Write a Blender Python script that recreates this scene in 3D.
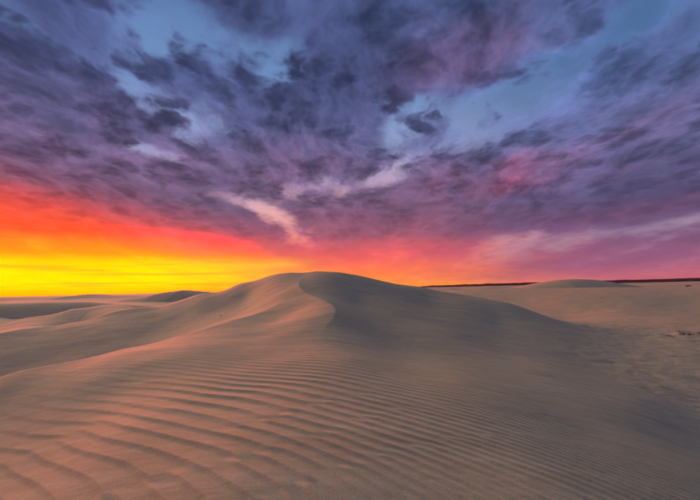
import bpy, bmesh, math, random
import numpy as np

# ------------------------------------------------------------------ camera
EYE = 1.40                      # eye height over the sand at the tripod
F_PX, CX, CY = 388.9, 350.0, 250.0
PITCH, ROLL = math.radians(5.7), math.radians(1.3)
scene = bpy.context.scene
for o in list(bpy.data.objects):
    bpy.data.objects.remove(o)

FWD = np.array([0, math.cos(PITCH), math.sin(PITCH)])
R0 = np.array([1.0, 0, 0]); U0 = np.array([0, -math.sin(PITCH), math.cos(PITCH)])
RGT = R0*math.cos(ROLL) - U0*math.sin(ROLL)
UPV = U0*math.cos(ROLL) + R0*math.sin(ROLL)

from mathutils import Matrix, Vector
cam_data = bpy.data.cameras.new('camera')
cam = bpy.data.objects.new('camera', cam_data)
scene.collection.objects.link(cam)
cam_data.sensor_width = 36.0
cam_data.lens = 20.0
cam_data.clip_start = 0.05
cam_data.clip_end = 20000
m = Matrix.Identity(4)
for i in range(3):
    m[i][0], m[i][1], m[i][2] = RGT[i], UPV[i], -FWD[i]
m[0][3], m[1][3], m[2][3] = 0, 0, EYE
cam.matrix_world = m
scene.camera = cam

def ray(px, py):
    """direction of a photo pixel, scaled so that its y component is 1"""
    d = FWD + RGT*((px-CX)/F_PX) - UPV*((py-CY)/F_PX)
    return d/d[1]
def pix(px, py, depth):
    """point seen at a photo pixel at a given depth; z is relative to the eye"""
    return ray(px, py)*depth

# ------------------------------------------------------------------ view
scene.view_settings.view_transform = 'Standard'
scene.view_settings.look = 'None'
scene.view_settings.exposure = 0.0
scene.view_settings.gamma = 1.0
scene.view_settings.use_curve_mapping = False
scene.render.engine = 'CYCLES'
scene.cycles.max_bounces = 4
scene.cycles.diffuse_bounces = 2
scene.cycles.use_adaptive_sampling = True
scene.cycles.adaptive_threshold = 0.03

# ------------------------------------------------------------------ sun and sky
# after sunset: a very broad, soft light from the western half of the sky
SUN_AZ, SUN_EL = math.radians(-39), math.radians(9.0)    # azimuth from +Y, positive to the right
sl = bpy.data.lights.new('sun', 'SUN')
sl.energy = 3.9
sl.angle = math.radians(44)
sl.color = (1.0, 0.61, 0.38)
sun = bpy.data.objects.new('sun', sl)
scene.collection.objects.link(sun)
sd = Vector((math.sin(SUN_AZ)*math.cos(SUN_EL), math.cos(SUN_AZ)*math.cos(SUN_EL), math.sin(SUN_EL)))
sun.rotation_euler = sd.to_track_quat('Z', 'Y').to_euler()

def lin(c):
    out = []
    for v in c[:3]:
        v /= 255.0
        out.append(v/12.92 if v <= 0.04045 else ((v+0.055)/1.055)**2.4)
    return tuple(out) + (1.0,)

class Nodes:
    def __init__(s, tree): s.t = tree; s.n = tree.nodes; s.l = tree.links
    def new(s, kind, **kw):
        n = s.n.new(kind)
        for k, v in kw.items(): setattr(n, k, v)
        return n
    def put(s, sock, v):
        if hasattr(v, 'is_output') or isinstance(v, bpy.types.NodeSocket): s.l.new(v, sock)
        else: sock.default_value = v
    def math(s, op, a, b=0.0, c=None, clamp=False):
        n = s.new('ShaderNodeMath', operation=op, use_clamp=clamp)
        s.put(n.inputs[0], a); s.put(n.inputs[1], b)
        if c is not None: s.put(n.inputs[2], c)
        return n.outputs[0]
    def vec(s, op, a, b=(0, 0, 0), scale=None):
        n = s.new('ShaderNodeVectorMath', operation=op)
        s.put(n.inputs[0], a)
        if op != 'LENGTH' and op != 'NORMALIZE' and op != 'SCALE': s.put(n.inputs[1], b)
        if scale is not None: s.put(n.inputs['Scale'], scale)
        return n.outputs['Value'] if op in ('LENGTH', 'DOT_PRODUCT') else n.outputs['Vector']
    def noise(s, v, scale, detail=4.0, rough=0.5, dist=0.0, lac=2.0):
        n = s.new('ShaderNodeTexNoise')
        s.put(n.inputs['Vector'], v); n.inputs['Scale'].default_value = scale
        n.inputs['Detail'].default_value = detail; n.inputs['Roughness'].default_value = rough
        n.inputs['Distortion'].default_value = dist; n.inputs['Lacunarity'].default_value = lac
        return n
    def range(s, v, a, b, c=0.0, d=1.0, smooth=False):
        n = s.new('ShaderNodeMapRange'); n.interpolation_type = 'SMOOTHSTEP' if smooth else 'LINEAR'
        s.put(n.inputs[0], v)
        for i, q in enumerate((a, b, c, d)): n.inputs[i+1].default_value = q
        return n.outputs[0]
    def ramp(s, f, stops):
        n = s.new('ShaderNodeValToRGB'); s.put(n.inputs[0], f)
        e = n.color_ramp.elements
        while len(e) < len(stops): e.new(0.5)
        for q, (p, c) in zip(e, stops): q.position = p; q.color = c
        return n.outputs[0]
    def mix(s, f, a, b, blend='MIX'):
        n = s.new('ShaderNodeMix', data_type='RGBA', blend_type=blend)
        s.put(n.inputs[0], f); s.put(n.inputs[6], a); s.put(n.inputs[7], b)
        return n.outputs[2]
    def combine(s, x, y, z):
        n = s.new('ShaderNodeCombineXYZ')
        s.put(n.inputs[0], x); s.put(n.inputs[1], y); s.put(n.inputs[2], z)
        return n.outputs[0]

world = bpy.data.worlds.new('World')
scene.world = world
world.use_nodes = True
W = Nodes(world.node_tree); W.n.clear()
tc = W.new('ShaderNodeTexCoord')
D = tc.outputs['Generated']
sep = W.new('ShaderNodeSeparateXYZ'); W.l.new(D, sep.inputs[0])
dx, dy, dz = sep.outputs
deg = 180/math.pi
el = W.math('MULTIPLY', W.math('ARCSINE', dz), deg)
az = W.math('MULTIPLY', W.math('ARCTAN2', dx, dy), deg)
# the cloud deck: a flat layer seen in perspective
inv = W.math('DIVIDE', 1.0, W.math('ADD', W.math('MAXIMUM', dz, 0.0), 0.17))
P = W.combine(W.math('MULTIPLY', dx, inv), W.math('MULTIPLY', dy, inv), 0.0)
warpn = W.noise(P, 1.1, 4.0, 0.55)
warp = W.vec('SUBTRACT', warpn.outputs['Color'], (0.5, 0.5, 0.5))
P1 = W.vec('ADD', P, W.vec('SCALE', warp, scale=0.35))
st = W.vec('MULTIPLY', P1, (1.30, 0.74, 1.0))
n_big = W.noise(st, 1.3, 8.0, 0.62, 0.2).outputs['Fac']
# the same deck seen a little nearer to the set sun: the difference is the cloud's relief
off = W.vec('ADD', st, (-0.06, 0.05, 0.0))
n_off = W.noise(off, 1.3, 8.0, 0.62, 0.2).outputs['Fac']
relief = W.math('SUBTRACT', n_big, n_off)
n_fine = W.noise(W.vec('MULTIPLY', P1, (1.6, 0.85, 1.0)), 4.2, 7.0, 0.67, 0.3).outputs['Fac']

# heaped puffs: rounded cells on a warped deck
P2 = W.vec('MULTIPLY', W.vec('ADD', P1, W.vec('SCALE', W.vec('SUBTRACT', W.noise(P, 5.5, 3.0, 0.6).outputs['Color'], (0.5, 0.5, 0.5)), scale=0.16)), (1.25, 0.95, 1.0))
vor = W.new('ShaderNodeTexVoronoi', voronoi_dimensions='2D', feature='F1', normalize=False)
W.l.new(P2, vor.inputs['Vector']); vor.inputs['Scale'].default_value = 4.2
vor.inputs['Detail'].default_value = 2.0; vor.inputs['Roughness'].default_value = 0.5; vor.inputs['Lacunarity'].default_value = 2.3
puff = W.range(vor.outputs['Distance'], 0.95, 0.25, 0.0, 1.0, smooth=True)
Dw = W.vec('ADD', D, W.vec('SCALE', warp, scale=0.16))
def sky_blob(px, py, rx, ry, ang, amp):
    """one bank (amp>0) or gap (amp<0) of the deck, as a soft patch of directions; sizes in degrees"""
    c = ray(px, py); c = c/np.linalg.norm(c)
    e = np.array([c[1], -c[0], 0]); e /= np.linalg.norm(e)
    u = np.cross(e, c)
    a = math.radians(ang)
    t1 = e*math.cos(a) + u*math.sin(a); t2 = -e*math.sin(a) + u*math.cos(a)
    t1 = t1/math.sin(math.radians(rx)); t2 = t2/math.sin(math.radians(ry))
    off1 = -float(np.dot(c, t1)); off2 = -float(np.dot(c, t2))
    v1 = W.math('ADD', W.vec('DOT_PRODUCT', Dw, tuple(t1)), off1)
    v2 = W.math('ADD', W.vec('DOT_PRODUCT', Dw, tuple(t2)), off2)
    r2 = W.math('MULTIPLY_ADD', v2, v2, W.math('MULTIPLY', v1, v1))
    front = W.math('GREATER_THAN', W.vec('DOT_PRODUCT', Dw, tuple(c)), 0.0)
    g = W.math('POWER', 2.718, W.math('MULTIPLY', r2, -1.0))
    return W.math('MULTIPLY', W.math('MULTIPLY', g, front), amp)

BANKS = [
    # px, py, rx, ry, angle (image, ccw), amount
    (190, 32, 16, 5.0, -4, -0.26), (90, 50, 12, 3.2, -22, -0.28), (130, 10, 10, 3.0, 0, -0.12), (270, 68, 8, 2.2, 12, -0.24),
    (385, 85, 3.0, 4.0, 20, -0.42), (345, 128, 4.0, 2.2, 25, -0.44), (420, 98, 3.0, 2.0, 25, -0.38), (400, 130, 5.0, 2.0, 25, -0.36),
    (560, 72, 16, 3.2, 26, -0.32), (650, 28, 10, 2.6, 25, -0.18), (480, 112, 9, 2.6, 28, -0.36),
    (620, 232, 18, 1.9, 5, -0.34), (160, 157, 6, 1.4, -6, -0.55), (110, 165, 4, 1.2, 0, -0.18),
    (242, 201, 4, 1.7, -10, -0.55), (275, 215, 4.5, 1.7, -30, -0.55), (300, 236, 4, 1.5, 0, -0.45), (380, 175, 6, 1.7, 15, -0.34),
    (310, 178, 6, 1.7, 20, -0.30), (540, 236, 9, 1.6, 6, -0.2),
    (250, 105, 11, 4.0, -12, 0.34), (170, 76, 2.4, 2.2, 0, 0.30), (350, 40, 6, 8.0, -20, 0.40), (300, 100, 6, 3.5, 20, 0.25),
    (480, 26, 15, 5.5, 14, 0.40), (430, 60, 7, 3.0, 14, 0.3), (60, 95, 14, 4.0, -20, 0.34), (235, 8, 3.5, 1.8, 0, 0.30), (270, 12, 2.0, 2.0, 0, 0.25),
    (45, 3, 7, 2.6, -25, 0.40), (300, 150, 14, 3.5, 8, 0.22), (90, 190, 16, 4.5, -4, 0.24), (190, 180, 8, 3.0, -5, 0.25),
    (440, 150, 12, 4.0, 26, 0.20), (608, 68, 3.2, 1.6, 25, 0.44), (642, 62, 2.0, 1.5, 10, 0.34), (540, 88, 3.2, 2.0, 15, 0.34),
    (675, 18, 6, 2.2, 20, 0.40), (640, 130, 16, 4.5, 14, 0.22), (460, 180, 6, 3.0, 10, 0.22), (520, 140, 8, 3.0, 25, 0.15),
    (230, 235, 10, 2.6, -6, 0.30), (370, 228, 10, 2.6, 0, 0.26),
    (630, 200, 16, 2.6, 8, 0.36), (430, 205, 9, 3.0, 4, 0.16), (660, 175, 10, 3.0, 10, 0.16),
]
bias = 0.0
for b in BANKS:
    bias = W.math('ADD', bias, sky_blob(*b))
dens = W.math('ADD', W.math('MULTIPLY_ADD', W.math('SUBTRACT', n_big, 0.5), 1.8, 0.94),
              W.math('MULTIPLY_ADD', W.math('SUBTRACT', n_fine, 0.5), W.range(el, 6.0, 18.0, 0.3, 0.8), bias))
dens = W.math('MULTIPLY_ADD', W.math('SUBTRACT', puff, 0.5), W.range(el, 11.0, 21.0, 0.06, 0.32), dens)
cover = W.range(dens, 0.28, 0.87, 0.0, 1.0, smooth=True)

# colours by height over the horizon for three directions: towards the set sun, between, and away from it
def stops(lst, k=1.0):
    return [(min(e/42.0, 1.0), tuple(v*k for v in lin(c)[:3]) + (1.0,)) for e, c in lst]
ef = W.math('DIVIDE', W.math('ADD', el, W.math('MULTIPLY', W.math('SUBTRACT', n_big, 0.5), W.range(el, 4.0, 13.0, 0.0, 7.0))), 42.0, clamp=True)
sun_clear = W.ramp(ef, stops([(0, (255, 175, 8)), (1.4, (255, 218, 4)), (4.2, (255, 212, 6)), (5.8, (255, 150, 20)), (9, (255, 105, 35)), (12.0, (240, 92, 62)), (14.5, (200, 88, 98)), (18, (140, 98, 132)), (25, (74, 90, 132)), (42, (58, 88, 130))]))
mid_clear = W.ramp(ef, stops([(0, (255, 165, 40)), (2.2, (255, 150, 50)), (4.5, (255, 115, 85)), (7, (250, 125, 110)), (10, (228, 158, 150)), (14, (182, 146, 168)), (19, (138, 148, 186)), (27, (100, 132, 176)), (42, (64, 98, 142))]))
far_clear = W.ramp(ef, stops([(0, (205, 110, 112)), (2.0, (170, 106, 120)), (4.5, (146, 112, 136)), (8, (140, 124, 150)), (13, (118, 116, 154)), (20, (84, 104, 146)), (28, (68, 98, 142)), (42, (56, 90, 132))]))
sun_cloud = W.ramp(ef, stops([(0, (255, 172, 8)), (1.4, (255, 212, 4)), (3.8, (255, 205, 6)), (5.0, (255, 145, 22)), (7.5, (245, 85, 42)), (10.5, (208, 72, 62)), (13.5, (132, 74, 90)), (18, (92, 72, 100)), (26, (66, 72, 106)), (42, (52, 72, 110))]))
mid_cloud = W.ramp(ef, stops([(0, (255, 145, 35)), (2.2, (250, 120, 70)), (4.8, (225, 92, 95)), (8, (148, 86, 106)), (12, (98, 78, 104)), (20, (72, 74, 108)), (28, (58, 65, 100)), (42, (54, 64, 100))]))
far_cloud = W.ramp(ef, stops([(0, (192, 98, 108)), (2.5, (148, 88, 118)), (6, (112, 82, 116)), (10, (80, 72, 106)), (16, (78, 82, 120)), (25, (66, 80, 120)), (42, (56, 74, 112))]))
wv = W.math('MULTIPLY', W.math('SUBTRACT', warpn.outputs['Fac'], 0.5), 22.0)
azw = W.math('ADD', az, wv)
# the afterglow fades with the angle from the sunset, to either side of it
GLOW_AZ = -56.0       # where the sun went down, just left of the frame
rel = W.math('ABSOLUTE', W.math('SUBTRACT', azw, GLOW_AZ))
rel = W.math('MINIMUM', rel, W.math('SUBTRACT', 360.0, rel))
rel0 = rel
rel = W.math('ADD', rel, W.math('MULTIPLY', W.math('MAXIMUM', W.math('SUBTRACT', el, 4.5), 0.0), 2.6))
f1 = W.range(rel, 27.0, 57.0, 0, 1, smooth=True)
f2 = W.range(rel0, 58.0, 90.0, 0, 1, smooth=True)
clear = W.mix(f2, W.mix(f1, sun_clear, mid_clear), far_clear)
cloud = W.mix(f2, W.mix(f1, sun_cloud, mid_cloud), far_cloud)
# cloud relief: undersides towards the glow catch light
rl = W.range(relief, -0.12, 0.12, 0.55, 1.7)
fn = W.math('MULTIPLY', W.range(n_fine, 0.28, 0.72, 0.72, 1.34), W.range(puff, 0.0, 1.0, 1.38, 0.76))
shade = W.math('MULTIPLY', rl, fn)
low = W.range(el, 5.0, 18.0, 0.0, 1.0)
shade = W.math('ADD', 1.0, W.math('MULTIPLY', W.math('SUBTRACT', shade, 1.0), low))
# parts of the deck that still catch red light
tint = 0.0
for b in [(515, 184, 4.5, 2.0, 10, 0.75), (300, 160, 9, 3.5, 5, 0.22), (470, 45, 9, 4.0, 12, 0.30), (600, 150, 12, 3.0, 14, 0.22),
          (440, 190, 6, 3.0, 0, 0.35), (100, 150, 16, 6.0, -8, 0.18), (330, 215, 12, 2.6, 0, 0.2), (620, 205, 12, 1.6, 8, 0.25)]:
    tint = W.math('ADD', tint, sky_blob(*b))
tint = W.math('MULTIPLY', tint, W.range(n_fine, 0.3, 0.65, 0.15, 0.75), clamp=True)
cloud = W.mix(tint, cloud, lin((160, 72, 96)))
cloud = W.mix(1.0, cloud, W.combine(shade, shade, shade), 'MULTIPLY')
# thin dark streaks of cloud low over the horizon
sv = W.combine(W.math('MULTIPLY', az, 0.035), W.math('MULTIPLY', el, 1.0), 3.7)
streak = W.noise(sv, 1.35, 2.0, 0.5, 0.0).outputs['Fac']
sm = W.math('MULTIPLY', W.range(streak, 0.53, 0.64, 0.0, 0.85, smooth=True), W.math('MULTIPLY', W.range(el, 8.0, 1.0, 0.0, 1.0, smooth=True), W.math('SUBTRACT', 1.0, f1)))
# the band of afterglow is brighter than the film holds: its red runs past white
hot_az = W.range(W.math('ABSOLUTE', W.math('ADD', az, 36.0)), 26.0, 4.0, 0.0, 1.0, smooth=True)
hot = W.math('MULTIPLY', W.math('MULTIPLY', W.math('SUBTRACT', 1.0, f1), hot_az), W.range(el, 9.0, 3.0, 0.0, 1.0, smooth=True))
hotv = W.combine(W.math('MULTIPLY_ADD', hot, 80.0, 1.0), W.math('MULTIPLY_ADD', hot, 0.12, 1.0), 1.0)
edge = W.math('MULTIPLY', W.math('MULTIPLY', cover, W.math('SUBTRACT', 1.0, cover)), W.range(el, 10.0, 20.0, 0.0, 0.9))
edge = W.math('MULTIPLY', W.math('ADD', edge, 1.0), W.range(dens, 0.75, 1.6, 1.0, 0.72))     # thin edges glow, thick bellies darken
deck = W.mix(1.0, W.mix(cover, clear, cloud), W.combine(edge, edge, edge), 'MULTIPLY')
sky_col = W.mix(1.0, deck, hotv, 'MULTIPLY')
sky_col = W.mix(sm, sky_col, W.mix(0.6, cloud, (0.85, 0.24, 0.02, 1)))
# below the horizon the sky is never seen; keep it dim
sky_col = W.mix(W.range(el, -6.0, -1.0, 0.0, 1.0), (0.05, 0.04, 0.04, 1), sky_col)
nish = W.new('ShaderNodeTexSky', sky_type='NISHITA')
nish.sun_disc = False
nish.sun_elevation = math.radians(0.5)
nish.sun_rotation = SUN_AZ
bg_n = W.new('ShaderNodeBackground'); W.l.new(nish.outputs[0], bg_n.inputs[0])
W.put(bg_n.inputs[1], W.math('MULTIPLY', W.math('SUBTRACT', 1.0, cover), 0.02))
bg_c = W.new('ShaderNodeBackground'); W.l.new(sky_col, bg_c.inputs[0]); bg_c.inputs[1].default_value = 1.22
add = W.new('ShaderNodeAddShader'); W.l.new(bg_n.outputs[0], add.inputs[0]); W.l.new(bg_c.outputs[0], add.inputs[1])
out = W.new('ShaderNodeOutputWorld'); W.l.new(add.outputs[0], out.inputs[0])
world.cycles.sampling_method = 'MANUAL'
world.cycles.sample_map_resolution = 1024

# ------------------------------------------------------------------ numpy noise
rng = np.random.RandomState(7)
PERM = rng.permutation(512)
GA = rng.rand(512)*2*np.pi
GX, GY = np.cos(GA), np.sin(GA)
def perlin(x, y, seed=0):
    xi = np.floor(x).astype(np.int64); yi = np.floor(y).astype(np.int64)
    xf = x-xi; yf = y-yi
    u = xf*xf*xf*(xf*(xf*6-15)+10); v = yf*yf*yf*(yf*(yf*6-15)+10)
    def g(ix, iy, fx, fy):
        h = PERM[(PERM[(ix+seed*37) & 511] + iy) & 511]
        return GX[h]*fx + GY[h]*fy
    a = g(xi, yi, xf, yf); b = g(xi+1, yi, xf-1, yf)
    c = g(xi, yi+1, xf, yf-1); d = g(xi+1, yi+1, xf-1, yf-1)
    return (a*(1-u)+b*u)*(1-v) + (c*(1-u)+d*u)*v
def fbm(x, y, oct=4, seed=0, gain=0.5):
    s = 0; a = 1.0
    for i in range(oct):
        s = s + a*perlin(x*2**i + 17.3*i, y*2**i - 9.1*i, seed+i); a *= gain
    return s
def sstep(a, b, v):
    t = np.clip((v-a)/(b-a), 0, 1)
    return t*t*(3-2*t)

# ------------------------------------------------------------------ the shape of the dunes
SEEN = [
    # broad ridge in front of the tripod
    (0, 500, 2.9), (0, 440, 4.1), (0, 405, 5.2), (120, 500, 2.5), (120, 430, 3.6), (120, 390, 5.0),
    (230, 500, 2.3), (230, 430, 3.25), (230, 380, 4.9), (350, 500, 2.26), (350, 440, 3.0), (350, 400, 4.0), (350, 360, 6.0),
    (450, 440, 3.1), (460, 380, 5.6), (560, 480, 2.6), (580, 430, 4.2), (700, 490, 3.0),
    (320, 338, 8.0), (240, 345, 7.4), (260, 332, 9.2), (160, 357, 6.4),
    # rim of that ridge over the hollow on its left
    (0, 383, 6.3), (58, 371, 6.7), (120, 355, 7.6), (180, 340, 9.1), (235, 324, 11.5), (270, 311, 14.0),
    # winding crest up to the top
    (322, 330, 9.0), (334, 318, 10.6), (328, 308, 12.6), (306, 298, 15.2), (299, 289, 17.2), (303, 279, 19.5), (315, 271.5, 22),
    # skyline to the left, then the crest running down
    (290, 272.8, 23), (270, 276, 24), (240, 284, 25), (201, 295, 24.6), (173, 305, 23.5), (144, 311, 22), (108, 317.5, 21), (72, 326.5, 20), (36, 332.5, 19), (0, 338.5, 18),
    # flank below that crest
    (245, 297, 20.0), (215, 305.5, 19.5), (180, 315, 19.0), (200, 326, 15.6), (150, 342, 15), (150, 330, 17), (100, 354, 14.2), (100, 338, 16), (50, 365, 13.6), (50, 348, 15.4), (0, 378, 13.0), (0, 358, 14.8),
    # skyline to the right
    (340, 272.8, 22.5), (360, 276, 23.2), (380, 280.2, 24), (420, 288, 25), (450, 294, 25), (480, 299, 24.5), (510, 305, 23.5), (540, 315, 21.5), (560, 321.5, 21), (590, 327, 21),
    # the grey right-hand slope
    (360, 300, 16), (400, 310, 15), (450, 330, 12.5), (400, 350, 8.6), (500, 350, 11), (550, 370, 8.6), (640, 400, 7.0),
    (600, 370, 10.5), (700, 400, 8.5), (700, 440, 5.6), (700, 350, 14.5), (640, 335, 19), (500, 320, 17), (430, 300, 19.5),
    # flat and the far pink slope
    (700, 326, 23), (620, 323, 24.5), (650, 303, 44), (560, 303, 45), (700, 304, 44), (700, 286, 75), (620, 288, 75), (560, 290.5, 72), (500, 292, 72), (450, 293.5, 72),
    # second crest on the left and the low ground behind
    (126, 306.5, 31), (101, 307.5, 31), (72, 312, 30), (36, 320, 28), (0, 325, 27),
    (0, 308, 60), (0, 306, 85), (60, 304, 85), (130, 302, 85),
]
HID = [
    # x, y, z (relative to the eye): hollows and backs that the crests hide
    (-8.6, 9.6, -2.6), (-7.2, 10.6, -2.35), (-6.2, 11.6, -2.0), (-4.9, 12.6, -1.38), (-12.0, 11.0, -3.0),
    (-22, 22, -2.55), (-16.5, 23.5, -2.05), (-13, 26, -1.55), (-9, 30, -1.4), (-5, 29, 0.0), (-1.5, 28, 0.1), (3, 29, -0.2), (8, 32, -1.4), (12, 31, -2.3), (16, 30, -2.7),
    (-26, 36, -3.0), (-18, 40, -2.7),
    (-6, 40, -2.2), (6, 45, -2.4), (-38, 55, -3.0), (-20, 55, -2.6), (-5, 65, -2.4),
    # round the tripod and out of frame
    (0, 0.5, -1.385), (0.6, 0.3, -1.39), (-0.6, 0.3, -1.38), (0, -1, -1.45), (1.3, 0.6, -1.46), (-1.3, 0.8, -1.43), (0, 1.4, -1.30),
    (0, -4, -1.75), (-5, -3, -2.0), (6, -4, -2.4), (0, -14, -2.6), (-16, -10, -2.6), (16, -10, -3.0), (-6.5, 2, -2.0), (-14, 4, -2.6), (-25, 10, -2.9), (-38, 20, -3.2),
    (4.5, 1.0, -2.0), (8, 2, -2.55), (15, 5, -2.75), (28, 14, -2.8), (45, 35, -2.3), (80, 60, -1.0), (-60, 40, -2.9), (-60, -40, -3), (60, -40, -3), (0, -70, -3), (95, 20, -2.2),
]
pts = [pix(*p) for p in SEEN] + [np.array(p) for p in HID]
pts = np.array(pts)
def emb(x, y):
    r = np.hypot(x, y) + 1e-9
    k = np.log1p(r/0.9)/r
    return x*k, y*k
ex, ey = emb(pts[:, 0], pts[:, 1])
N = len(pts)
def tpsk(r2): return 0.5*r2*np.log(r2 + 1e-12)
K = tpsk((ex[:, None]-ex[None])**2 + (ey[:, None]-ey[None])**2) + np.eye(N)*0.0002
A = np.zeros((N+3, N+3)); A[:N, :N] = K
Q = np.stack([np.ones(N), ex, ey], 1); A[:N, N:] = Q; A[N:, :N] = Q.T
sol = np.linalg.solve(A, np.concatenate([pts[:, 2], np.zeros(3)]))
def tps(x, y):
    u, v = emb(x, y)
    out = sol[N] + sol[N+1]*u + sol[N+2]*v
    for i in range(N):
        out += sol[i]*tpsk((u-ex[i])**2 + (v-ey[i])**2)
    return out

def polyline(pp, step=0.25):
    """smooth (Catmull-Rom) ground track through photo points with depth"""
    P_ = np.array([pix(*p)[:2] for p in pp])
    P_ = np.vstack([2*P_[0]-P_[1], P_, 2*P_[-1]-P_[-2]])
    o = []
    for i in range(1, len(P_)-2):
        for t in np.linspace(0, 1, 9)[:-1]:
            a, b, c, d = P_[i-1], P_[i], P_[i+1], P_[i+2]
            o.append(0.5*((2*b)+(-a+c)*t+(2*a-5*b+4*c-d)*t*t+(-a+3*b-3*c+d)*t**3))
    o.append(P_[-2])
    return np.array(o)
def track(x, y, L):
    """signed distance (left of travel positive) and position 0..1 along a track"""
    best = np.full(x.shape, 1e9); sgn = np.zeros(x.shape); pos = np.zeros(x.shape)
    seg = np.diff(L, axis=0); ln = np.hypot(seg[:, 0], seg[:, 1]); cum = np.concatenate([[0], np.cumsum(ln)])
    for i in range(len(seg)):
        ax, ay = L[i]; sx, sy = seg[i]
        t = np.clip(((x-ax)*sx + (y-ay)*sy)/(ln[i]**2), 0, 1)
        qx = x-ax-t*sx; qy = y-ay-t*sy
        d = np.hypot(qx, qy)
        m_ = d < best
        best[m_] = d[m_]; sgn[m_] = np.sign(sx*qy - sy*qx)[m_]; pos[m_] = (cum[i]+t*ln[i])[m_]/cum[-1]
    return best, sgn, pos

S_CREST = polyline([(314, 344, 7.4), (325, 331, 8.9), (336, 319, 10.5), (330, 308.5, 12.4), (308, 299, 15), (299, 289, 17.2), (303, 279, 19.5), (313, 272, 22)])
RIM = polyline([(-60, 394, 5.9), (0, 383, 6.3), (58, 371, 6.7), (120, 355, 7.6), (180, 340, 9.1), (235, 324, 11.5), (272, 311, 14.0), (296, 300, 16)])
LEFT_CREST = polyline([(240, 283, 25.5), (201, 293, 25), (173, 303, 23.5), (144, 308, 22), (108, 314, 21), (72, 323, 20), (36, 329, 19), (0, 335, 18), (-60, 346, 16.5)])
LEFT_CREST2 = polyline([(160, 305, 30), (126, 306.5, 31), (101, 307.5, 31), (72, 312, 30), (36, 320, 28), (0, 325, 27), (-60, 336, 25)])
RIGHT_CREST = polyline([(380, 280.2, 24), (420, 288, 25), (450, 294, 25), (480, 299, 24.5), (510, 305, 23.5), (540, 315, 21.5), (560, 321.5, 21), (590, 327, 21)])
SHOULDER = polyline([(430, 368, 6.6), (470, 385, 5.5), (560, 425, 4.2), (640, 463, 3.5), (720, 500, 2.9)])

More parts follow.
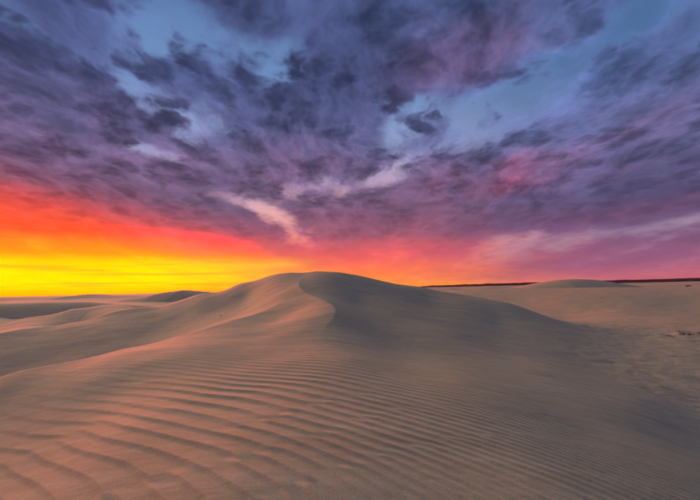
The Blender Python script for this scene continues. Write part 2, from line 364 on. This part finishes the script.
def height(x, y, detail=True):
    r = np.hypot(x, y)
    z = np.zeros(x.shape)
    near = r < 240
    z[near] = tps(x[near], y[near])
    # low far desert, rolling
    roll = -2.6 + 1.1*fbm(x/70.0, y/55.0, 4, 5) + 1.6*np.maximum(fbm(x/260.0, y/200.0, 3, 9), -0.2)*sstep(150, 500, r)
    w = sstep(85, 160, r)
    z = z*(1-w) + roll*w
    k = r < 90
    xs, ys, rs = x[k], y[k], r[k]
    zz = z[k]
    # winding crest: gentle lit side on the left, short slip face on the right
    d, s, p = track(xs, ys, S_CREST)
    f = sstep(0.0, 0.28, p)*sstep(0.92, 0.62, p)
    zz += f*np.where(s > 0, 0.19*np.exp(-d/1.3), 0.19*np.exp(-d/0.85)) - f*0.04*np.where(s < 0, np.exp(-((d-1.5)/0.9)**2), 0)
    d, s, p = track(xs, ys, RIM)
    f = sstep(0.0, 0.1, p)*sstep(0.97, 0.6, p)
    zz += f*0.11*np.where(s > 0, np.exp(-d/0.7), np.exp(-d/0.5)) - f*sstep(0.35, 0.6, p)*0.07*np.where(s < 0, np.exp(-((d-1.2)/0.7)**2), 0)
    d, s, p = track(xs, ys, LEFT_CREST)
    f = sstep(0.0, 0.5, p)
    zz += f*0.22*np.exp(-d/1.4)
    d, s, p = track(xs, ys, LEFT_CREST2)
    zz += sstep(0.0, 0.6, p)*0.24*np.exp(-d/2.2)
    d, s, p = track(xs, ys, RIGHT_CREST)
    zz += sstep(0.0, 0.3, p)*sstep(1.0, 0.7, p)*0.10*np.exp(-d/1.3)
    dsh, ssh, p = track(xs, ys, SHOULDER)
    zz += 0.02*np.exp(-dsh/0.5)*sstep(0.1, 0.5, p)*sstep(1.0, 0.75, p)
    # broad unevenness
    zz += 0.05*fbm(xs/3.2, ys/3.2, 3, 21)*sstep(2, 8, rs)
    # lumpy wind-scoured flat on the right
    flat = sstep(-1.75, -2.35, zz)*sstep(3.0, 8.0, xs)*sstep(34, 22, rs)
    lump = np.maximum(fbm(xs/1.1+3, ys/1.6, 4, 31), -0.12)
    zz += flat*(0.045*lump + 0.016*fbm(xs/0.40, ys/0.40, 3, 41) + 0.03*np.maximum(fbm(xs/0.9, ys/0.45, 3, 43), 0))
    # a scoured hummock out on the flat
    hx, hy = pix(684, 336, 18.6)[:2]
    zz += 0.07*np.exp(-(((xs-hx)/2.0)**2 + ((ys-hy)/0.9)**2))*(1+1.2*fbm(xs/0.5, ys/0.5, 3, 61))
    hx, hy = pix(585, 327, 20.5)[:2]
    zz += 0.05*np.exp(-(((xs-hx)/1.5)**2 + ((ys-hy)/0.8)**2))*(1+1.2*fbm(xs/0.5, ys/0.5, 3, 63))
    # wind ripples
    rip_r = 0.14*sstep(18, 9, rs) + 0.86*sstep(7.5, 2.6, rs)
    lo = perlin(xs/1.7, ys/1.7, 51); lo2 = perlin(xs/0.62+4, ys/0.62, 52)
    # crests bend away to the left; where the wanted spacing departs from the phase's own they fork
    L0 = 0.30
    yc = np.clip(ys, 0.2, 14)
    base_ph = (xs + yc*yc/5.0)/L0
    lam0 = L0/np.sqrt(1+(yc/2.5)**2)
    want = np.exp(math.log(0.135) + 0.30*(np.minimum(yc, 4.2)-3.0) - 0.30*np.clip(xs, -2.5, 2.5))
    want = np.clip(want, 0.100, 0.20)*(1 - 0.35*sstep(4.0, 8.0, yc))
    lev = np.log(lam0/want)/math.log(1.4) + 0.65*perlin(xs/1.5-3, ys/1.1+2, 54)
    def saw(q):
        q = q - np.floor(q)
        # steep face towards the camera (q small), long gentle back
        a = 0.26
        up = np.clip(q/a, 0, 1)**1.7; dn = 1-(np.clip((q-a)/(1-a), 0, 1))**0.85
        return np.where(q < a, up, dn) - 0.5
    rp = np.zeros(xs.shape)
    for k_ in range(-7, 7):
        e_ = 0.14
        w_ = sstep(-0.5-e_, -0.5+e_, lev-k_) - sstep(0.5-e_, 0.5+e_, lev-k_)
        q_ = w_ > 0.001
        if not q_.any(): continue
        f_ = 1.4**k_
        ph = base_ph[q_]*f_ + 0.5*perlin(xs[q_]/1.5+k_, ys[q_]/1.5, 51) + 0.20*lo2[q_]
        rp[q_] += w_[q_]*saw(ph)*np.clip(lam0[q_]/f_, 0.07, 0.30)**0.8*0.66
    onridge = np.where(ssh > 0, sstep(1.1, 0.0, dsh), 1.0)
    leftfade = 0.55 + 0.45*sstep(-3.2, -0.6, xs/np.maximum(ys, 0.3)*3.0 + 0.0)
    patch = 0.68 + 0.42*sstep(-0.30, 0.25, perlin(xs/2.3+7, ys/1.6, 55))
    amp = 0.135*rip_r*onridge*leftfade*patch
    zz += amp*rp
    # faint short ripples elsewhere
    ph3 = (0.35*xs + 0.94*ys)/0.11 + 0.8*perlin(xs/0.9, ys/0.9, 57)
    zz += 0.0025*np.sin(ph3*2*np.pi)*sstep(9, 3, rs)*(1-onridge)
    z[k] = zz
    return z

# polar sheet round the tripod, fine where the photograph looks
fine = np.radians(np.arange(-58, 58.01, 0.12))
back = np.radians(np.arange(60, 301.5, 2.0))
TH = np.concatenate([fine, back])
RR = np.concatenate([np.exp(np.arange(math.log(0.35), math.log(1.7), 0.03)),
                     np.exp(np.arange(math.log(1.7), math.log(5), 0.0030)),
                     np.exp(np.arange(math.log(5), math.log(45), 0.0056)),
                     np.exp(np.arange(math.log(45), math.log(9000), 0.018))])
nt, nr = len(TH), len(RR)
T2, R2 = np.meshgrid(TH, RR)
X = (R2*np.sin(T2)).ravel(); Y = (R2*np.cos(T2)).ravel()
Z = height(X, Y) + EYE
verts = np.empty((nt*nr+1, 3), np.float32)
verts[:-1, 0] = X; verts[:-1, 1] = Y; verts[:-1, 2] = Z
verts[-1] = (0, 0, EYE-1.39)
idx = np.arange(nr*nt).reshape(nr, nt)
a = idx[:-1]; b = idx[1:]
quads = np.stack([a, b, np.roll(b, -1, 1), np.roll(a, -1, 1)], -1).reshape(-1, 4)
tri = np.stack([np.full(nt, nr*nt), idx[0], np.roll(idx[0], -1)], -1)
me = bpy.data.meshes.new('ground')
loops = np.concatenate([quads.ravel(), tri.ravel()]).astype(np.int32)
starts = np.concatenate([np.arange(len(quads))*4, len(quads)*4 + np.arange(nt)*3]).astype(np.int32)
me.vertices.add(len(verts)); me.vertices.foreach_set('co', verts.ravel())
me.loops.add(len(loops)); me.loops.foreach_set('vertex_index', loops)
me.polygons.add(len(starts)); me.polygons.foreach_set('loop_start', starts)
me.update(calc_edges=True); me.validate()
me.polygons.foreach_set('use_smooth', np.ones(len(me.polygons), bool))
ground = bpy.data.objects.new('ground', me)
scene.collection.objects.link(ground)
ground['kind'] = 'structure'
ground['label'] = 'wind rippled pale sand of the dune field'

# ------------------------------------------------------------------ materials
def sand_material(name, base, dark, grain=True, warm=None):
    mt = bpy.data.materials.new(name); mt.use_nodes = True
    M = Nodes(mt.node_tree); M.n.clear()
    geo = M.new('ShaderNodeNewGeometry'); pos = geo.outputs['Position']
    big = M.noise(pos, 0.35, 5.0, 0.55).outputs['Fac']
    med = M.noise(M.vec('MULTIPLY', pos, (1.0, 2.2, 1.0)), 2.3, 6.0, 0.6).outputs['Fac']
    fin = M.noise(pos, 110.0, 3.0, 0.75).outputs['Fac']
    mot = M.noise(M.vec('MULTIPLY', pos, (0.8, 1.6, 1.0)), 7.0, 5.0, 0.7).outputs['Fac']
    f = M.math('ADD', M.math('MULTIPLY', big, 0.45), M.math('MULTIPLY', med, 0.55))
    f = M.range(f, 0.35, 0.65, 0.0, 1.0)
    col = M.mix(f, dark, base)
    g = M.math('MULTIPLY', M.range(fin, 0.25, 0.75, 0.74, 1.24), M.range(mot, 0.25, 0.75, 0.86, 1.12))
    strk = M.noise(M.vec('MULTIPLY', pos, (0.45, 3.0, 1.0)), 1.6, 6.0, 0.65).outputs['Fac']
    g = M.math('MULTIPLY', g, M.range(strk, 0.3, 0.7, 0.84, 1.10))
    col = M.mix(1.0, col, M.combine(g, g, g), 'MULTIPLY')
    bs = M.new('ShaderNodeBsdfPrincipled')
    M.l.new(col, bs.inputs['Base Color'])
    bs.inputs['Roughness'].default_value = 0.9
    bs.inputs['Specular IOR Level'].default_value = 0.15
    b1 = M.new('ShaderNodeBump'); b1.inputs['Strength'].default_value = 0.35; b1.inputs['Distance'].default_value = 0.004
    M.l.new(M.noise(pos, 38.0, 4.0, 0.65).outputs['Fac'], b1.inputs['Height'])
    # faint wind marks, a hand's breadth across
    b2 = M.new('ShaderNodeBump'); b2.inputs['Strength'].default_value = 0.5; b2.inputs['Distance'].default_value = 0.007
    M.l.new(M.noise(M.vec('MULTIPLY', pos, (0.7, 2.4, 1.0)), 4.5, 3.0, 0.55).outputs['Fac'], b2.inputs['Height'])
    M.l.new(b1.outputs[0], b2.inputs['Normal'])
    M.l.new(b2.outputs[0], bs.inputs['Normal'])
    o = M.new('ShaderNodeOutputMaterial'); M.l.new(bs.outputs[0], o.inputs[0])
    return mt
sand = sand_material('sand', (0.69, 0.560, 0.300, 1), (0.61, 0.490, 0.252, 1))
me.materials.append(sand)

def rough_material(name, c1, c2, scale):
    mt = bpy.data.materials.new(name); mt.use_nodes = True
    M = Nodes(mt.node_tree); M.n.clear()
    pos = M.new('ShaderNodeNewGeometry').outputs['Position']
    f = M.noise(pos, scale, 5.0, 0.65).outputs['Fac']
    bs = M.new('ShaderNodeBsdfPrincipled'); bs.inputs['Roughness'].default_value = 0.95
    bs.inputs['Specular IOR Level'].default_value = 0.05
    M.l.new(M.mix(M.range(f, 0.35, 0.65), c1, c2), bs.inputs['Base Color'])
    o = M.new('ShaderNodeOutputMaterial'); M.l.new(bs.outputs[0], o.inputs[0])
    return mt
hill_mat = rough_material('far_scrub_land', (0.15, 0.055, 0.055, 1), (0.08, 0.035, 0.038, 1), 0.012)

# ------------------------------------------------------------------ far dunes and hills
def ridge(name, label, sky, depth, front, behind, base, mat, seed, rough=0.05, n=160, m_=40, lean=0.0, jag=0.0):
    """a long mound whose top runs through the given skyline points at one distance"""
    P_ = np.array([pix(a, b, depth) for a, b in sky])
    xs = np.linspace(P_[0, 0], P_[-1, 0], n)
    # smooth skyline: interpolate, then average
    zc = np.interp(xs, P_[:, 0], P_[:, 2])
    kw = max(3, n//28); ker = np.hanning(kw+2)[1:-1]; ker /= ker.sum()
    zc = np.convolve(np.pad(zc, kw//2 + 1, mode='edge'), ker, 'same')[kw//2 + 1:-(kw//2 + 1)]
    zc = zc + jag*fbm(xs/(depth*0.02), xs*0, 4, seed+2)
    vs = np.linspace(-1, 1, m_)
    V, I = np.meshgrid(vs, np.arange(n), indexing='ij')
    Xg = xs[I]; f = np.where(V < 0, 0.5+0.5*np.cos(np.pi*np.clip(-V, 0, 1)), 0.5+0.5*np.cos(np.pi*V))
    ends = np.minimum(np.arange(n), np.arange(n)[::-1])/(n*0.10)
    ends = sstep(0, 1, ends)[I]
    Yg = depth + np.where(V < 0, V*front, V*behind) + lean*(Xg-Xg.mean())
    amp = rough*(front+behind)*0.5
    Zg = base + (zc[I]-base)*f*(0.35+0.65*ends) + amp*0.12*fbm(Xg/(amp*6+1), Yg/(amp*6+1), 4, seed)*4*f*(1-f) + EYE
    vv = np.stack([Xg, Yg, Zg], -1).reshape(-1, 3)
    id_ = np.arange(n*m_).reshape(m_, n)
    fc = np.stack([id_[:-1, :-1], id_[:-1, 1:], id_[1:, 1:], id_[1:, :-1]], -1).reshape(-1, 4)
    me_ = bpy.data.meshes.new(name); me_.from_pydata(vv.tolist(), [], fc.tolist()); me_.update()
    me_.polygons.foreach_set('use_smooth', np.ones(len(me_.polygons), bool))
    me_.materials.append(mat)
    o = bpy.data.objects.new(name, me_); scene.collection.objects.link(o)
    o['kind'] = 'structure'; o['label'] = label
    return o
ridge('sand_dune', 'long low dunes along the horizon under the yellow glow',
      [(-160, 301), (-60, 299), (0, 297.2), (40, 297), (75, 296.2), (92, 293.6), (112, 295.2), (150, 295.6), (200, 296), (260, 298)], 230, 60, 60, -4.0, sand, 3)
ridge('sand_dune', 'dark dune behind the left shoulder of the main dune',
      [(60, 306), (95, 303), (125, 300.0), (150, 296), (165, 292.2), (185, 289.8), (205, 291.5), (240, 295), (280, 302)], 95, 18, 26, -3.2, sand, 5)
ridge('sand_dune', 'grey rounded dune beyond the pink slope',
      [(470, 291), (515, 287.5), (540, 282.8), (555, 280.2), (572, 279), (592, 279.6), (612, 283), (635, 287), (690, 290)], 125, 24, 30, -3.0, sand, 8)
ridge('sand_dune', 'pale low dunes in front of the dark hills',
      [(405, 292), (432, 289.6), (448, 288.2), (462, 289.2), (488, 287.0), (512, 287.6), (560, 288.6)], 190, 40, 40, -4.0, sand, 11)
ridge('sand_dune', 'flat pale dune below the dark hills',
      [(560, 288), (620, 286.2), (655, 284.6), (700, 283.0), (780, 281.5), (860, 284)], 260, 70, 60, -4.0, sand, 14)
ridge('hills', 'dark reddish hills along the horizon',
      [(370, 290), (410, 286.4), (450, 285.0), (500, 283.4), (540, 282.2), (620, 280.2), (660, 279.2), (700, 277.8), (760, 276.6), (860, 275.5), (1000, 272)], 2600, 700, 700, -30, hill_mat, 17, rough=0.01, n=400, jag=5.0)

ridge('sand_dune', 'shaded dune slope below the low horizon dunes',
      [(-170, 312), (-90, 307), (0, 303.5), (50, 302), (85, 301.8), (115, 304), (150, 306), (200, 308)], 50, 14, 20, -4.2, sand, 19)

# ------------------------------------------------------------------ the few plants
def ground_hit(px, py, d0=2.5, d1=90.0):
    """first depth at which the line through a photo pixel meets the sand"""
    dep = np.exp(np.linspace(math.log(d0), math.log(d1), 1500))
    q = np.array([ray(px, py)*d for d in dep])
    below = np.nonzero(q[:, 2] < height(q[:, 0].copy(), q[:, 1].copy()))[0]
    return q[below[0]] if len(below) else q[-1]

def leaf_material(name, c1, c2):
    return rough_material(name, c1, c2, 6.0)
straw = leaf_material('dry_straw', (0.20, 0.15, 0.10, 1), (0.12, 0.095, 0.06, 1))
scrub = leaf_material('dark_scrub_leaf', (0.045, 0.045, 0.025, 1), (0.03, 0.025, 0.018, 1))

def plant_root(name, loc, label, cat, group=None):
    o = bpy.data.objects.new(name, None); scene.collection.objects.link(o)
    o.location = loc; o['label'] = label; o['category'] = cat
    if group: o['group'] = group
    return o
def child(name, verts_, faces_, mat, parent):
    me_ = bpy.data.meshes.new(name); me_.from_pydata(verts_, [], faces_); me_.update()
    me_.materials.append(mat)
    o = bpy.data.objects.new(name, me_); scene.collection.objects.link(o); o.parent = parent
    return o

def grass_tuft(px, py, size, label, seed):
    p = ground_hit(px, py)
    rnd = random.Random(seed)
    root = plant_root('grass_tuft', (p[0], p[1], p[2]+EYE-0.01), label, 'grass tuft')
    vv, ff = [], []
    for k in range(70):
        a = rnd.uniform(0, 2*math.pi); ln = size*rnd.uniform(0.5, 1.1); tilt = rnd.uniform(0.15, 1.15)
        bx, by = rnd.gauss(0, size*0.18), rnd.gauss(0, size*0.18)
        w = size*0.03; nxp, nyp = -math.sin(a)*w, math.cos(a)*w
        i0 = len(vv)
        for t in (0, 0.5, 1.0):
            h = ln*t*math.cos(tilt*t); r_ = ln*t*math.sin(tilt*t); ww = 1-t*0.85
            cx, cy = bx+math.cos(a)*r_, by+math.sin(a)*r_
            vv += [(cx-nxp*ww, cy-nyp*ww, h), (cx+nxp*ww, cy+nyp*ww, h)]
        ff += [(i0, i0+1, i0+3, i0+2), (i0+2, i0+3, i0+5, i0+4)]
    child('blades', vv, ff, straw, root)
    return root
grass_tuft(221, 316, 0.07, 'small dark grass tuft alone on the left flank of the main dune', 1)
grass_tuft(601, 298, 0.14, 'tiny dark grass tuft alone on the far pink slope', 2)

def shrub(px, depth, w, h, label, seed, group=None):
    d = ray(px, 290)*depth
    z = float(height(np.array([d[0]]), np.array([d[1]]))[0]) + EYE
    rnd = random.Random(seed)
    root = plant_root('desert_shrub', (d[0], d[1], z-0.05), label, 'shrub', group)
    vv, ff = [], []
    for k in range(7):
        a = rnd.uniform(0, 2*math.pi); r_ = w*0.4*rnd.random()
        i0 = len(vv); t = 0.04
        tip = (math.cos(a)*r_, math.sin(a)*r_, h*rnd.uniform(0.5, 0.85))
        for c, s_ in (((0, 0, -0.1), t), (tip, t*0.3)):
            vv += [(c[0]+s_, c[1], c[2]), (c[0]-s_*0.5, c[1]+s_*0.8, c[2]), (c[0]-s_*0.5, c[1]-s_*0.8, c[2])]
        ff += [(i0, i0+1, i0+4, i0+3), (i0+1, i0+2, i0+5, i0+4), (i0+2, i0, i0+3, i0+5)]
    child('stems', vv, ff, straw, root)
    vv, ff = [], []
    for k in range(420):
        a = rnd.uniform(0, 2*math.pi); r_ = math.sqrt(rnd.random())*w*0.5*(0.75+0.25*math.sin(3*a+seed))
        zc = h*(0.12+0.88*rnd.random()**0.8*max(0.15, 1-(r_/(w*0.5))**2))
        c = Vector((math.cos(a)*r_, math.sin(a)*r_, zc)); s_ = 0.09*h*rnd.uniform(0.7, 1.6)
        u = Vector((rnd.gauss(0, 1), rnd.gauss(0, 1), rnd.gauss(0, 1))).normalized()
        v = u.orthogonal().normalized()
        i0 = len(vv)
        vv += [tuple(c-u*s_), tuple(c+v*s_*0.5), tuple(c+u*s_), tuple(c-v*s_*0.5)]
        ff.append((i0, i0+1, i0+2, i0+3))
    child('foliage', vv, ff, scrub, root)
    return root
GRP = 'dark shrubs between the far dunes'
for k, (px, dp, w, h, lb) in enumerate([
        (428, 150, 2.4, 0.9, 'dark shrub nearest the main dune in the far shrub row'),
        (434, 151, 3.0, 1.0, 'wider dark shrub in the clump of three nearest the main dune, far away'),
        (440, 149, 2.2, 0.7, 'lowest dark shrub ending the far clump next to the main dune'),
        (461, 152, 2.6, 0.9, 'dark shrub opening the far clump before the grey rounded dune'),
        (468, 150, 3.4, 1.2, 'tallest and widest dark shrub between the pale far dunes'),
        (475, 153, 2.8, 1.0, 'dark shrub just beyond the tallest one towards the grey rounded dune')]):
    shrub(px, dp, w, h, lb, 20+k, GRP)
shrub(689, 200, 3.4, 1.1, 'low dark shrub alone on the flat pale dune beyond the pink slope', 40)
GRP2 = 'low scrub on the flat at the foot of the pink slope'
SCRUB_LABELS = ['widest low brown scrub on the flat at the foot of the pink slope', 'low brown scrub beside the widest one on the flat below the pink slope',
                'small flat brown scrub near the main dune end of the scrub patch', 'thin brown scrub at the back of the scrub patch on the flat']
for k, (px, dp, w, h) in enumerate([(684, 18.4, 1.25, 0.17), (698, 18.8, 0.8, 0.15), (664, 18.2, 0.6, 0.10), (676, 20.2, 0.6, 0.10)]):
    o = shrub(px, dp, w, h, SCRUB_LABELS[k], 60+k, GRP2)
    o.children[1].data.materials[0] = straw
